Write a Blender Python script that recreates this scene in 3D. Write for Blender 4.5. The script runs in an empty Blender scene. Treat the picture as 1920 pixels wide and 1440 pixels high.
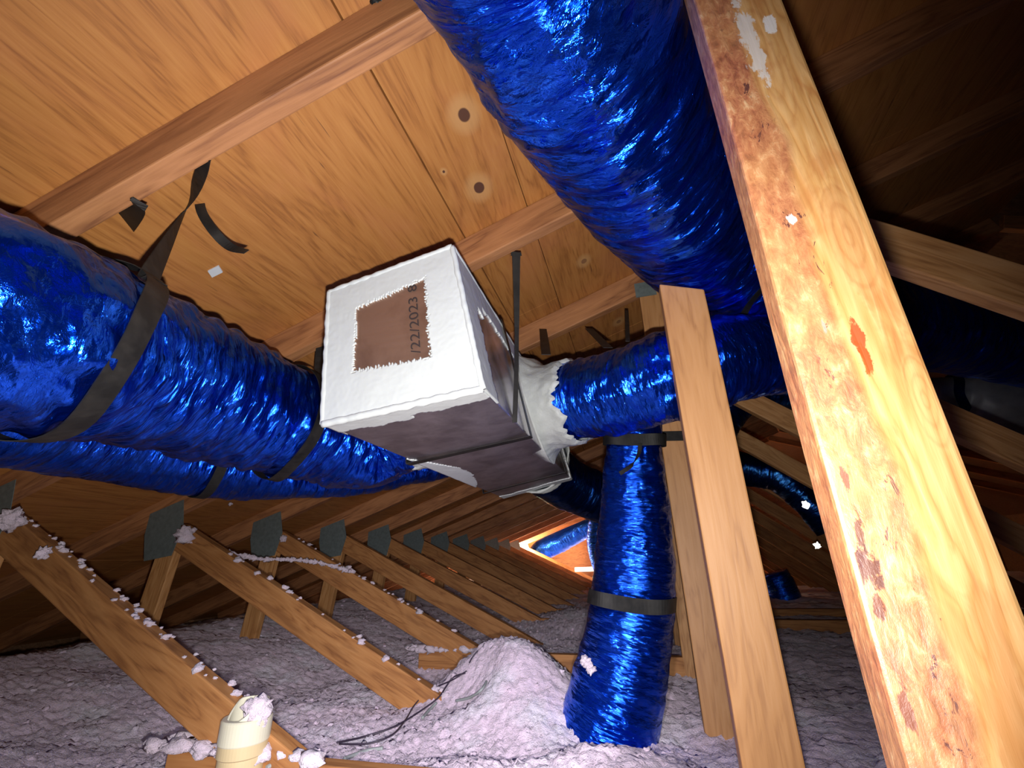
import bpy, bmesh, math, random
from mathutils import Vector, Matrix, noise
random.seed(7)
S = bpy.context.scene
COL = S.collection
V = Vector

# ---------------------------------------------------------------- camera
FPX = 838.335
YAW, PIT, ROL = .258, .372, -.027
_cy, _sy, _cp, _sp = math.cos(YAW), math.sin(YAW), math.cos(PIT), math.sin(PIT)
_f = V((-_sy*_cp, _cy*_cp, _sp)); _r0 = V((_cy, _sy, 0)); _u0 = _r0.cross(_f)
_r = _r0*math.cos(ROL) + _u0*math.sin(ROL)
_u = -_r0*math.sin(ROL) + _u0*math.cos(ROL)
O = V((0, 0, .62))                    # eye height above the floor boards
cam_d = bpy.data.cameras.new('camera'); cam = bpy.data.objects.new('camera', cam_d); COL.objects.link(cam)
cam.matrix_world = Matrix.Translation(O) @ Matrix((_r, _u, -_f)).transposed().to_4x4()
cam_d.sensor_width = 36; cam_d.lens = FPX/1920*36; cam_d.clip_start = .01; cam_d.clip_end = 100
S.camera = cam
S.view_settings.view_transform = 'Standard'; S.view_settings.look = 'None'
S.view_settings.exposure = 0; S.view_settings.gamma = 1; S.view_settings.use_curve_mapping = False

# ---------------------------------------------------------------- light
w = bpy.data.worlds.new('world'); S.world = w; w.use_nodes = True
w.node_tree.nodes['Background'].inputs[0].default_value = (.5, .55, .7, 1)
w.node_tree.nodes['Background'].inputs[1].default_value = .02


def ray(x, y):
    return _r*((x-960)/FPX) + _u*((720-y)/FPX) + _f


def lamp(name, kind, loc, power, col=(1, 1, 1), size=.01, aim=None, angle=90, blend=1):
    d = bpy.data.lights.new(name, kind); d.energy = power; d.color = col; d.shadow_soft_size = size
    o = bpy.data.objects.new(name, d); COL.objects.link(o); o.location = V(loc)+O
    if aim is not None:
        o.rotation_euler = V(aim).to_track_quat('-Z', 'Y').to_euler()
    if kind == 'SPOT':
        d.spot_size = math.radians(angle); d.spot_blend = blend
    return o


LL = V((.0, .03, -.045))
lamp('phone_flash', 'SPOT', LL, 70, (1, .96, .92), .010, ray(760, 800), 146, .85)
lamp('added_floor_fill', 'SPOT', V((-.05, .0, .02)), 90, (.98, .93, 1), .016, ray(880, 1290), 64, 1)  # added fill spot without a real source, lifts the insulation and low boards
lamp('far_work_light', 'POINT', (-2.1, 8.15, .1), 110, (1, .74, .46), .05)
lamp('far_work_light', 'SPOT', (-.2, 9.9, .0), 900, (1, .68, .38), .05, (-1, -.30, .03), 110, .6)
lamp('eave_daylight', 'POINT', (-2.55, 6.0, -.30), 14, (1, .95, .9), .05)
lamp('eave_daylight', 'POINT', (-2.7, 7.3, -.30), 14, (1, .9, .8), .05)

# ---------------------------------------------------------------- geometry constants (camera at the origin)
H0, PT = 1.049, .353                 # deck underside height: z = H0 + PT*x


def TY(n): return .4155+.61*n


def deckz(x): return H0+PT*x


def atY(x, y, v): d = ray(x, y); return d*(v/d.y)
def atD(x, y, v): return ray(x, y)*v
def px(p): z = p.dot(_f); return (960+FPX*p.dot(_r)/z, 720-FPX*p.dot(_u)/z)


# ---------------------------------------------------------------- materials
def newmat(name):
    m = bpy.data.materials.new(name); m.use_nodes = True
    nt = m.node_tree; b = nt.nodes['Principled BSDF']
    return m, nt, b


def N(nt, t, **k):
    n = nt.nodes.new(t)
    for a, b in k.items():
        if a.startswith('i_'):
            n.inputs[int(a[2:]) if a[2:].isdigit() else a[2:].replace('_', ' ')].default_value = b
        else:
            setattr(n, a, b)
    return n


def ramp(nt, fac, stops):
    n = nt.nodes.new('ShaderNodeValToRGB'); el = n.color_ramp.elements
    while len(el) > 1: el.remove(el[-1])
    el[0].position = stops[0][0]; el[0].color = (*stops[0][1], 1)
    for p, c in stops[1:]:
        e = el.new(p); e.color = (*c, 1)
    nt.links.new(fac, n.inputs[0]); return n.outputs[0]


def mixc(nt, fac, a, b, mode='MIX'):
    n = nt.nodes.new('ShaderNodeMix'); n.data_type = 'RGBA'; n.blend_type = mode
    for s, v in ((n.inputs[0], fac), (n.inputs[6], a), (n.inputs[7], b)):
        if hasattr(v, 'links') or hasattr(v, 'is_linked'): nt.links.new(v, s)
        elif isinstance(v, tuple): s.default_value = (*v, 1) if len(v) == 3 else v
        else: s.default_value = v
    return n.outputs[2]


def mth(nt, op, a, b=0., c=0.):
    n = nt.nodes.new('ShaderNodeMath'); n.operation = op
    for i, v in enumerate((a, b, c)):
        if hasattr(v, 'is_linked'): nt.links.new(v, n.inputs[i])
        else: n.inputs[i].default_value = v
    return n.outputs[0]


def coords(nt, scale=(1, 1, 1), kind='Object', loc=(0, 0, 0), rnd=True):
    tc = nt.nodes.new('ShaderNodeTexCoord'); mp = nt.nodes.new('ShaderNodeMapping')
    nt.links.new(tc.outputs[kind], mp.inputs[0]); mp.inputs['Scale'].default_value = scale
    mp.inputs['Location'].default_value = loc
    if rnd and kind == 'Object':
        oi = nt.nodes.new('ShaderNodeObjectInfo')
        vm = nt.nodes.new('ShaderNodeVectorMath'); vm.operation = 'MULTIPLY'
        nt.links.new(oi.outputs['Random'], vm.inputs[0]); vm.inputs[1].default_value = (37, 53, 71)
        nt.links.new(vm.outputs[0], mp.inputs['Location'])
    return mp.outputs[0]


def noi(nt, vec, sc, det=4, rough=.55, dist=0.):
    n = nt.nodes.new('ShaderNodeTexNoise'); nt.links.new(vec, n.inputs['Vector'])
    n.inputs['Scale'].default_value = sc; n.inputs['Detail'].default_value = det
    n.inputs['Roughness'].default_value = rough; n.inputs['Distortion'].default_value = dist
    return n.outputs[0]


def bump(nt, b, h, dist, strength=1., prev=None):
    n = nt.nodes.new('ShaderNodeBump'); n.inputs['Strength'].default_value = strength
    n.inputs['Distance'].default_value = dist; nt.links.new(h, n.inputs['Height'])
    if prev is not None: nt.links.new(prev, n.inputs['Normal'])
    nt.links.new(n.outputs[0], b.inputs['Normal']); return n.outputs[0]


def wood(name, dark, mid, light, rough=.6, ring=1., blotch=.35):
    m, nt, b = newmat(name)
    c1 = coords(nt, (1.2, 9, 9)); c2 = coords(nt, (3, 60, 60)); c3 = coords(nt, (.9, 5, 5))
    a = noi(nt, c1, 1.6, 3, .5, .6)
    rings = mth(nt, 'FRACT', mth(nt, 'MULTIPLY', a, 9*ring))
    rings = mth(nt, 'ABSOLUTE', mth(nt, 'SUBTRACT', rings, .5))
    fine = noi(nt, c2, 3, 4, .6)
    t = mth(nt, 'ADD', mth(nt, 'MULTIPLY', rings, .7), mth(nt, 'MULTIPLY', fine, .6))
    col = ramp(nt, t, [(.18, dark), (.42, mid), (.75, light)])
    bl = noi(nt, c3, 4, 3, .6, .5)
    col = mixc(nt, ramp(nt, bl, [(.5, (0, 0, 0)), (.72, (blotch,)*3)]), col, dark)
    nt.links.new(col, b.inputs['Base Color']); b.inputs['Roughness'].default_value = rough
    bump(nt, b, t, .0012, .5)
    return m


M = {}
M['lumber'] = wood('lumber', (.30, .13, .04), (.48, .235, .08), (.57, .31, .125))
M['rafter'] = wood('rafter_wood', (.19, .07, .03), (.38, .165, .065), (.50, .23, .095), .65, .5, .5)
M['web'] = wood('web_wood', (.20, .075, .022), (.38, .165, .05), (.46, .22, .075), .7, .7, .7)
M['stud'] = wood('stud_wood', (.34, .155, .055), (.45, .22, .08), (.49, .25, .10), .55, .8, .2)


def near_post_mat():
    m, nt, b = newmat('weathered_post_wood')
    # local x along the post (0 = low end), local z across the broad face
    tc = nt.nodes.new('ShaderNodeTexCoord'); sp = nt.nodes.new('ShaderNodeSeparateXYZ')
    nt.links.new(tc.outputs['Object'], sp.inputs[0]); X, Y_, Z_ = sp.outputs
    c1 = coords(nt, (1.4, 9, 11), rnd=False); c2 = coords(nt, (5, 70, 70), rnd=False)
    a = noi(nt, c1, 1.5, 3, .5, .9)
    rings = mth(nt, 'ABSOLUTE', mth(nt, 'SUBTRACT', mth(nt, 'FRACT', mth(nt, 'MULTIPLY', a, 8)), .5))
    fine = noi(nt, c2, 3, 4, .6)
    t = mth(nt, 'ADD', mth(nt, 'MULTIPLY', rings, .75), mth(nt, 'MULTIPLY', fine, .5))
    col = ramp(nt, t, [(.12, (.42, .17, .05)), (.34, (.60, .31, .10)), (.7, (.72, .43, .18))])
    # brown patches
    bl = noi(nt, coords(nt, (9, 16, 22), rnd=False), 1.3, 4, .6, .6)
    col = mixc(nt, ramp(nt, bl, [(.52, (0, 0, 0)), (.62, (.55,)*3)]), col, (.50, .20, .06))
    # rough reddish wane down the one side of the face
    e = mth(nt, 'ADD', Z_, mth(nt, 'MULTIPLY', mth(nt, 'SUBTRACT', noi(nt, coords(nt, (4, 4, 4), rnd=False), 1.4, 2), .5), .05))
    side = ramp(nt, e, [(.0, (0, 0, 0)), (.008, (1, 1, 1))])
    sn = noi(nt, coords(nt, (28, 60, 60), rnd=False), 1.5, 6, .7, .4)
    bark = ramp(nt, sn, [(.3, (.17, .05, .03)), (.45, (.38, .125, .06)), (.57, (.52, .22, .10)), (.70, (.72, .46, .25))])
    big = ramp(nt, noi(nt, coords(nt, (5, 5, 5), rnd=False), 1.6, 3, .6), [(.38, (.65,) * 3), (.6, (1,) * 3)])
    fac = mth(nt, 'MULTIPLY', side, big)
    col = mixc(nt, fac, col, bark)
    dk = ramp(nt, noi(nt, coords(nt, (22, 50, 50), rnd=False, loc=(3, 1, 2)), 1.2, 5, .75, .8), [(.60, (0, 0, 0)), (.63, (1, 1, 1))])
    e2 = ramp(nt, mth(nt, 'ADD', Z_, mth(nt, 'MULTIPLY', mth(nt, 'SUBTRACT', sn, .5), .02)), [(0, (0, 0, 0)), (.004, (1, 1, 1)), (.025, (1, 1, 1)), (.03, (0, 0, 0))])
    col = mixc(nt, mth(nt, 'MULTIPLY', dk, e2), col, (.13, .045, .035))

    def blob(cx, cz, rx, rz, dist=.4):
        vx = mth(nt, 'DIVIDE', mth(nt, 'SUBTRACT', X, cx), rx); vz = mth(nt, 'DIVIDE', mth(nt, 'SUBTRACT', Z_, cz), rz)
        d = mth(nt, 'SQRT', mth(nt, 'ADD', mth(nt, 'MULTIPLY', vx, vx), mth(nt, 'MULTIPLY', vz, vz)))
        return mth(nt, 'ADD', d, mth(nt, 'MULTIPLY', mth(nt, 'SUBTRACT', sn, .5), dist))
    for (cx, cz, rx, rz) in POSTKNOT:
        d = blob(cx, cz, rx, rz, .25)
        rg = mth(nt, 'ABSOLUTE', mth(nt, 'SUBTRACT', mth(nt, 'FRACT', mth(nt, 'MULTIPLY', d, 3)), .5))
        ins = ramp(nt, d, [(.9, (1, 1, 1)), (1.1, (0, 0, 0))])
        col = mixc(nt, mth(nt, 'MULTIPLY', ins, .28), col, ramp(nt, rg, [(.05, (.46, .20, .07)), (.2, (.66, .37, .14)), (.5, (.72, .44, .18))]))
    for (cx, cz, rx, rz, c) in POSTMARK:
        d = blob(cx, cz, rx*1.15, rz*1.15, 4.0)
        f_ = mth(nt, 'MULTIPLY', ramp(nt, d, [(.75, (.9,)*3), (1.0, (0, 0, 0))]), mth(nt, 'LESS_THAN', Z_, .0435))
        col = mixc(nt, f_, col, c)
    nt.links.new(col, b.inputs['Base Color']); b.inputs['Roughness'].default_value = .5; b.inputs['Specular IOR Level'].default_value = .8
    bump(nt, b, mth(nt, 'ADD', mth(nt, 'MULTIPLY', t, .5), mth(nt, 'MULTIPLY', sn, fac)), .003, .6)
    return m


def ply_mat():
    m, nt, b = newmat('plywood')
    c1 = coords(nt, (10, 1.1, 1), rnd=False); c2 = coords(nt, (90, 5, 5), rnd=False)
    a = noi(nt, c1, 1.1, 4, .55, .8)
    rings = mth(nt, 'ABSOLUTE', mth(nt, 'SUBTRACT', mth(nt, 'FRACT', mth(nt, 'MULTIPLY', a, 7)), .5))
    fine = noi(nt, c2, 2.2, 4, .6)
    t = mth(nt, 'ADD', mth(nt, 'MULTIPLY', rings, .55), mth(nt, 'MULTIPLY', fine, .6))
    col = ramp(nt, t, [(.15, (.24, .085, .02)), (.4, (.43, .175, .043)), (.75, (.52, .235, .064))])
    pale = noi(nt, coords(nt, (2.5, 1.3, 1), rnd=False), 2.2, 3, .6, .6)
    col = mixc(nt, ramp(nt, pale, [(.48, (0, 0, 0)), (.68, (.5,)*3)]), col, (.48, .18, .065))
    # short dark splits along the grain
    sp2 = noi(nt, coords(nt, (60, 4.5, 1), rnd=False, loc=(5, 2, 0)), 1.0, 3, .6, .2)
    col = mixc(nt, ramp(nt, sp2, [(.70, (0, 0, 0)), (.74, (.8,)*3)]), col, (.13, .05, .02))
    tc = nt.nodes.new('ShaderNodeTexCoord')
    wn = nt.nodes.new('ShaderNodeTexNoise'); wn.inputs['Scale'].default_value = 18
    nt.links.new(tc.outputs['Object'], wn.inputs['Vector'])
    for (kx, ky, r, pale_r) in PLYKNOT:
        vm = nt.nodes.new('ShaderNodeVectorMath'); vm.operation = 'SUBTRACT'
        nt.links.new(tc.outputs['Object'], vm.inputs[0]); vm.inputs[1].default_value = (kx, ky, 0)
        sx = nt.nodes.new('ShaderNodeSeparateXYZ'); nt.links.new(vm.outputs[0], sx.inputs[0])
        xx = mth(nt, 'MULTIPLY', sx.outputs[0], 1.15); yy = mth(nt, 'MULTIPLY', sx.outputs[1], .85)
        d = mth(nt, 'SQRT', mth(nt, 'ADD', mth(nt, 'MULTIPLY', xx, xx), mth(nt, 'MULTIPLY', yy, yy)))
        d = mth(nt, 'ADD', mth(nt, 'DIVIDE', d, r), mth(nt, 'MULTIPLY', mth(nt, 'SUBTRACT', wn.outputs[0], .5), .5))
        col = mixc(nt, ramp(nt, mth(nt, 'MULTIPLY', d, .25), [(.2, (.75,)*3), (.45, (.6,)*3), (.75, (0, 0, 0))]), col, (.56, .31, .12))
        col = mixc(nt, ramp(nt, d, [(.82, (1,)*3), (1.1, (0, 0, 0))]), col, (.10, .04, .022) if pale_r == 0 else (.30, .14, .06))
    nt.links.new(col, b.inputs['Base Color']); b.inputs['Roughness'].default_value = .62
    bump(nt, b, t, .001, .5)
    return m


def foil_mat(name, base=(.0, .055, .78), around=34, along=7, big=1.):
    m, nt, b = newmat(name)
    # u: metres round the duct, v: metres along it; folds run round the duct
    def vor(scale, metric_scale, feature='F1', rot=0., k=1.):
        tc = nt.nodes.new('ShaderNodeTexCoord'); mp = nt.nodes.new('ShaderNodeMapping')
        nt.links.new(tc.outputs['UV'], mp.inputs[0]); mp.inputs['Scale'].default_value = (*scale, 1)
        mp.inputs['Rotation'].default_value = (0, 0, rot)
        nz = nt.nodes.new('ShaderNodeTexNoise'); nz.inputs['Scale'].default_value = 1.3; nz.inputs['Detail'].default_value = 3
        nt.links.new(mp.outputs[0], nz.inputs['Vector'])
        mx = nt.nodes.new('ShaderNodeVectorMath'); mx.operation = 'MULTIPLY_ADD'
        nt.links.new(nz.outputs['Color'], mx.inputs[0]); mx.inputs[1].default_value = (k, k, 0)
        nt.links.new(mp.outputs[0], mx.inputs[2])
        v = nt.nodes.new('ShaderNodeTexVoronoi'); v.feature = feature
        nt.links.new(mx.outputs[0], v.inputs['Vector']); v.inputs['Scale'].default_value = metric_scale
        return v.outputs['Distance']
    h1 = vor((along, around), 1., rot=.12)
    h2 = vor((along*2.2, around*1.7), 1., 'F1', -.25, 1.6)
    h3 = noi(nt, coords(nt, (along*5, around*3.5, 1), 'UV'), 1.0, 5, .65, 1.0)
    h = mth(nt, 'ADD', mth(nt, 'MULTIPLY', h1, .8), mth(nt, 'ADD', mth(nt, 'MULTIPLY', h2, .35), mth(nt, 'MULTIPLY', h3, .22)))
    # flat facets: every cell of film tilts its own way
    for (fa, fb, amt) in ((along*3.2, around*2.2, .42), (along*9, around*5, .20)):
        tc = nt.nodes.new('ShaderNodeTexCoord'); mp = nt.nodes.new('ShaderNodeMapping')
        nt.links.new(tc.outputs['UV'], mp.inputs[0]); mp.inputs['Scale'].default_value = (fa, fb, 1)
        nz = nt.nodes.new('ShaderNodeTexNoise'); nz.inputs['Scale'].default_value = .8
        nt.links.new(mp.outputs[0], nz.inputs['Vector'])
        ad = nt.nodes.new('ShaderNodeVectorMath'); ad.operation = 'MULTIPLY_ADD'
        nt.links.new(nz.outputs['Color'], ad.inputs[0]); ad.inputs[1].default_value = (.9, .9, 0); nt.links.new(mp.outputs[0], ad.inputs[2])
        v = nt.nodes.new('ShaderNodeTexVoronoi'); v.voronoi_dimensions = '2D'; nt.links.new(ad.outputs[0], v.inputs['Vector']); v.inputs['Scale'].default_value = 1
        df = nt.nodes.new('ShaderNodeVectorMath'); df.operation = 'SUBTRACT'; nt.links.new(ad.outputs[0], df.inputs[0]); nt.links.new(v.outputs['Position'], df.inputs[1])
        cc = nt.nodes.new('ShaderNodeVectorMath'); cc.operation = 'SUBTRACT'; nt.links.new(v.outputs['Color'], cc.inputs[0]); cc.inputs[1].default_value = (.5, .5, .5)
        dt = nt.nodes.new('ShaderNodeVectorMath'); dt.operation = 'DOT_PRODUCT'; nt.links.new(df.outputs[0], dt.inputs[0]); nt.links.new(cc.outputs[0], dt.inputs[1])
        h = mth(nt, 'ADD', h, mth(nt, 'MULTIPLY', dt.outputs['Value'], amt))
    bump(nt, b, h, .009*big, 1.)
    dust = noi(nt, coords(nt, (5, 5, 1), 'UV'), 1.3, 4, .6)
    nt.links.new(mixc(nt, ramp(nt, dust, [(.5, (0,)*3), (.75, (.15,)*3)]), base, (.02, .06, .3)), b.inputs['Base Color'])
    b.inputs['Metallic'].default_value = .95; b.inputs['Roughness'].default_value = .2
    g = nt.nodes.new('ShaderNodeBsdfAnisotropic'); g.inputs['Color'].default_value = (.16, .70, 1, 1); g.inputs['Roughness'].default_value = .09
    nt.links.new(b.inputs['Normal'].links[0].from_socket, g.inputs['Normal'])
    mx = nt.nodes.new('ShaderNodeMixShader'); mx.inputs[0].default_value = .09
    nt.links.new(b.outputs[0], mx.inputs[1]); nt.links.new(g.outputs[0], mx.inputs[2])
    nt.links.new(mx.outputs[0], nt.nodes['Material Output'].inputs[0])
    return m


def plain(name, col, rough=.6, metal=0., nscale=0, namp=.3, bd=.001, spec=.5):
    m, nt, b = newmat(name)
    b.inputs['Base Color'].default_value = (*col, 1); b.inputs['Roughness'].default_value = rough
    b.inputs['Metallic'].default_value = metal; b.inputs['Specular IOR Level'].default_value = spec
    if nscale:
        n = noi(nt, coords(nt), nscale, 5, .6)
        nt.links.new(mixc(nt, ramp(nt, n, [(.35, (0,)*3), (.7, (namp,)*3)]), col, tuple(c*.45 for c in col)), b.inputs['Base Color'])
        bump(nt, b, n, bd, .7)
    return m


def insul_mat(name, base=(.74, .585, .73)):
    m, nt, b = newmat(name)
    c = coords(nt, rnd=False)
    n = noi(nt, c, 5, 5, .65); n2 = noi(nt, c, 60, 5, .7, .5); n3 = noi(nt, c, 190, 3, .7)
    col = ramp(nt, n, [(.35, tuple(x*.86 for x in base)), (.5, base), (.66, (.72, .67, .78))])
    col = mixc(nt, ramp(nt, n2, [(.36, (.18,)*3), (.52, (0,)*3)]), col, (.45, .36, .46))
    nt.links.new(col, b.inputs['Base Color']); b.inputs['Roughness'].default_value = 1; b.inputs['Specular IOR Level'].default_value = .1
    b.inputs['Sheen Weight'].default_value = .5; b.inputs['Sheen Roughness'].default_value = .6
    p = bump(nt, b, n2, .008, .9); bump(nt, b, n3, .003, 1., p)
    return m


def strap_mat():
    m, nt, b = newmat('woven_strap')
    wv = nt.nodes.new('ShaderNodeTexWave'); wv.inputs['Scale'].default_value = 500; wv.inputs['Distortion'].default_value = 1
    wv.bands_direction = 'Y'
    nt.links.new(coords(nt, (1, 1, 1), 'UV'), wv.inputs['Vector'])
    n = noi(nt, coords(nt, rnd=False), 30, 4, .6)
    nt.links.new(mixc(nt, ramp(nt, n, [(.4, (0,)*3), (.7, (.8,)*3)]), (.009, .009, .009), (.028, .026, .024)), b.inputs['Base Color'])
    b.inputs['Roughness'].default_value = .5; b.inputs['Specular IOR Level'].default_value = .35; bump(nt, b, wv.outputs[0], .0004, .6)
    return m


def foilboard_mat(name, col, rough, dirt):
    m, nt, b = newmat(name)
    c = coords(nt, (6, 6, 6), rnd=False)
    n = noi(nt, c, 1.5, 5, .65, .4); n2 = noi(nt, coords(nt, (3, 60, 60), rnd=False), 2, 3, .6)
    cc = mixc(nt, ramp(nt, n, [(.4, (0,)*3), (.65, (1,)*3)]), col, dirt)
    nt.links.new(cc, b.inputs['Base Color']); b.inputs['Metallic'].default_value = .75
    nt.links.new(mth(nt, 'ADD', rough-.08, mth(nt, 'MULTIPLY', n2, .18)), b.inputs['Roughness'])
    bump(nt, b, n2, .0004, .4)
    return m


M['foil'] = foil_mat('blue_foil')
M['foil_big'] = foil_mat('blue_foil_wide', (.0, .06, .90), 15, 5, 2.3)
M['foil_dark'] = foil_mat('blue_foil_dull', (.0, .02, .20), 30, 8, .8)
M['strap'] = strap_mat()
M['mastic'] = plain('white_mastic', (.58, .62, .62), .5, 0, 55, .06, .0006)
M['collar'] = plain('white_mastic_collar', (.50, .53, .51), .5, 0, 40, .18, .004)
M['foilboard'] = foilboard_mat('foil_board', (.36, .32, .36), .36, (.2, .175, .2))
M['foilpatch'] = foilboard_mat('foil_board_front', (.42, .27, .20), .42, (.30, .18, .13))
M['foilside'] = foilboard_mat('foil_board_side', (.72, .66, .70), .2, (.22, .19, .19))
M['ink'] = plain('black_ink', (.03, .02, .02), .7)
M['insul'] = insul_mat('blown_insulation')
M['tuft'] = insul_mat('insulation_tuft', (.74, .62, .73))
M['plate'] = plain('galvanised_plate', (.20, .25, .25), .5, .35, 60, .5)
M['pvc'] = plain('cream_plastic', (.58, .47, .27), .35, 0, 9, .12, .0004)
M['pvc_light'] = plain('pale_plastic', (.62, .60, .46), .35, 0, 9, .12, .0004)
M['cable'] = plain('dark_cable', (.035, .025, .045), .5)
M['sheath'] = plain('grey_cable', (.30, .33, .33), .6, 0, 40, .3)
M['silver'] = plain('grey_duct_wrap', (.32, .33, .35), .5, .3, 14, .6)
M['darkwood'] = wood('dark_wood', (.10, .05, .025), (.20, .10, .05), (.26, .14, .07))
M['paper'] = plain('paper_tag', (.62, .66, .72), .7)


def emis(name, col, s):
    m, nt, b = newmat(name)
    b.inputs['Base Color'].default_value = (*col, 1)
    b.inputs['Emission Color'].default_value = (*col, 1); b.inputs['Emission Strength'].default_value = s
    return m


M['glow'] = emis('lit_tube', (1, .93, .8), 2.2)
M['daylight'] = emis('daylight_gap', (1, .97, .9), 6)


# ---------------------------------------------------------------- builders
def obj(name, verts, faces, mat, parent=None, smooth=False, uvs=None, mw=None, origin=None):
    """verts in camera-origin world coordinates, or local ones with mw given"""
    me = bpy.data.meshes.new(name)
    if mw is None:
        if parent is not None:
            c = parent.location - O if origin is None else origin
            org = parent.location.copy() if origin is None else origin+O
        elif origin is not None:
            c = V(origin); org = c+O
        else:
            xs = [v[0] for v in verts]; ys = [v[1] for v in verts]; zs = [v[2] for v in verts]
            c = V(((min(xs)+max(xs))/2, (min(ys)+max(ys))/2, min(zs))); org = c+O
        verts = [V(v)-c for v in verts]
    me.from_pydata([tuple(v) for v in verts], [], faces); me.update()
    if uvs is not None:
        l = me.uv_layers.new(name='UVMap')
        for lp in me.loops: l.data[lp.index].uv = uvs[lp.vertex_index]
    if smooth:
        me.polygons.foreach_set('use_smooth', [True]*len(me.polygons))
    mats = mat if isinstance(mat, (list, tuple)) else [mat]
    for q in mats: me.materials.append(q)
    o = bpy.data.objects.new(name, me); COL.objects.link(o)
    if parent is not None:
        o.parent = parent
    if mw is None:
        o.location = org-(parent.location if parent is not None else V((0, 0, 0)))
    else:
        loc, R = mw; m4 = R.to_4x4(); m4.translation = loc+O-(parent.location if parent is not None else V((0, 0, 0)))
        o.matrix_local = m4
    return o


def empty(name, loc):
    o = bpy.data.objects.new(name, None); COL.objects.link(o); o.location = V(loc)+O
    o.empty_display_size = .05; return o


def tag(o, label=None, cat=None, group=None, kind=None):
    if label: o['label'] = label
    if cat: o['category'] = cat
    if group: o['group'] = group
    if kind: o['kind'] = kind
    return o


def bevel(o, w=.003, seg=2):
    md = o.modifiers.new('bevel', 'BEVEL'); md.width = w; md.segments = seg; md.limit_method = 'ANGLE'
    return o


def timber(name, a, b, h, t, y0, mat, parent, ca=0., cb=0., wob=True):
    """board in a truss plane from a=(x,z) to b=(x,z); h deep in the plane, t thick from y0; ends may be cut at a slant"""
    A = V((a[0], y0+t/2, a[1])); B = V((b[0], y0+t/2, b[1])); X = (B-A); L = X.length; X.normalize()
    Yv = V((0, 1, 0)); Zv = X.cross(Yv).normalized()
    if Zv.z < 0 or (abs(Zv.z) < .05 and Zv.x > 0): pass
    R = Matrix((X, Yv, Zv)).transposed()
    n = max(2, int(L/.18)); vs = []; fs = []
    seed = random.random()*50
    for i in range(n+1):
        u = L*i/n
        for (yy, zz) in ((-t/2, -h/2), (t/2, -h/2), (t/2, h/2), (-t/2, h/2)):
            sx = u
            if i == 0: sx += ca*zz
            if i == n: sx += cb*zz
            dz = (noise.noise(V((u*2+seed, zz*9, 1)))*.0025) if wob and 0 < i < n else 0
            vs.append((sx, yy, zz+dz))
    for i in range(n):
        for k in range(4):
            k2 = (k+1) % 4
            fs.append((i*4+k, i*4+k2, i*4+4+k2, i*4+4+k))
    fs.append((3, 2, 1, 0)); fs.append((n*4, n*4+1, n*4+2, n*4+3))
    o = obj(name, vs, fs, mat, parent, mw=(A, R))
    bevel(o, .0035, 2)
    return o


def slab(x0, x1, y0, y1, z0, z1):
    vs = [(x, y, z) for z in (z0, z1) for y in (y0, y1) for x in (x0, x1)]
    fs = [(0, 2, 3, 1), (4, 5, 7, 6), (0, 1, 5, 4), (2, 6, 7, 3), (0, 4, 6, 2), (1, 3, 7, 5)]
    return vs, fs


def merge(parts):
    vs = []; fs = []
    for v, f in parts:
        k = len(vs); vs += v; fs += [tuple(i+k for i in q) for q in f]
    return vs, fs


def catmull(P, n):
    out = []
    Q = [P[0]]+list(P)+[P[-1]]
    for i in range(1, len(Q)-2):
        p0, p1, p2, p3 = Q[i-1], Q[i], Q[i+1], Q[i+2]
        for k in range(n):
            t = k/n
            out.append(.5*((2*p1)+(-p0+p2)*t+(2*p0-5*p1+4*p2-p3)*t*t+(-p0+3*p1-3*p2+p3)*t**3))
    out.append(Q[-2]); return out


def frames(C):
    T = []
    for i in range(len(C)):
        T.append((C[min(i+1, len(C)-1)]-C[max(i-1, 0)]).normalized())
    up = V((0, 0, 1))
    if abs(T[0].dot(up)) > .9: up = V((0, 1, 0))
    n = (up-T[0]*up.dot(T[0])).normalized(); NN = [n]
    for i in range(1, len(C)):
        n = NN[-1]-T[i]*NN[-1].dot(T[i]); n.normalize(); NN.append(n)
    return T, NN


DUCTS = {}


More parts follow.
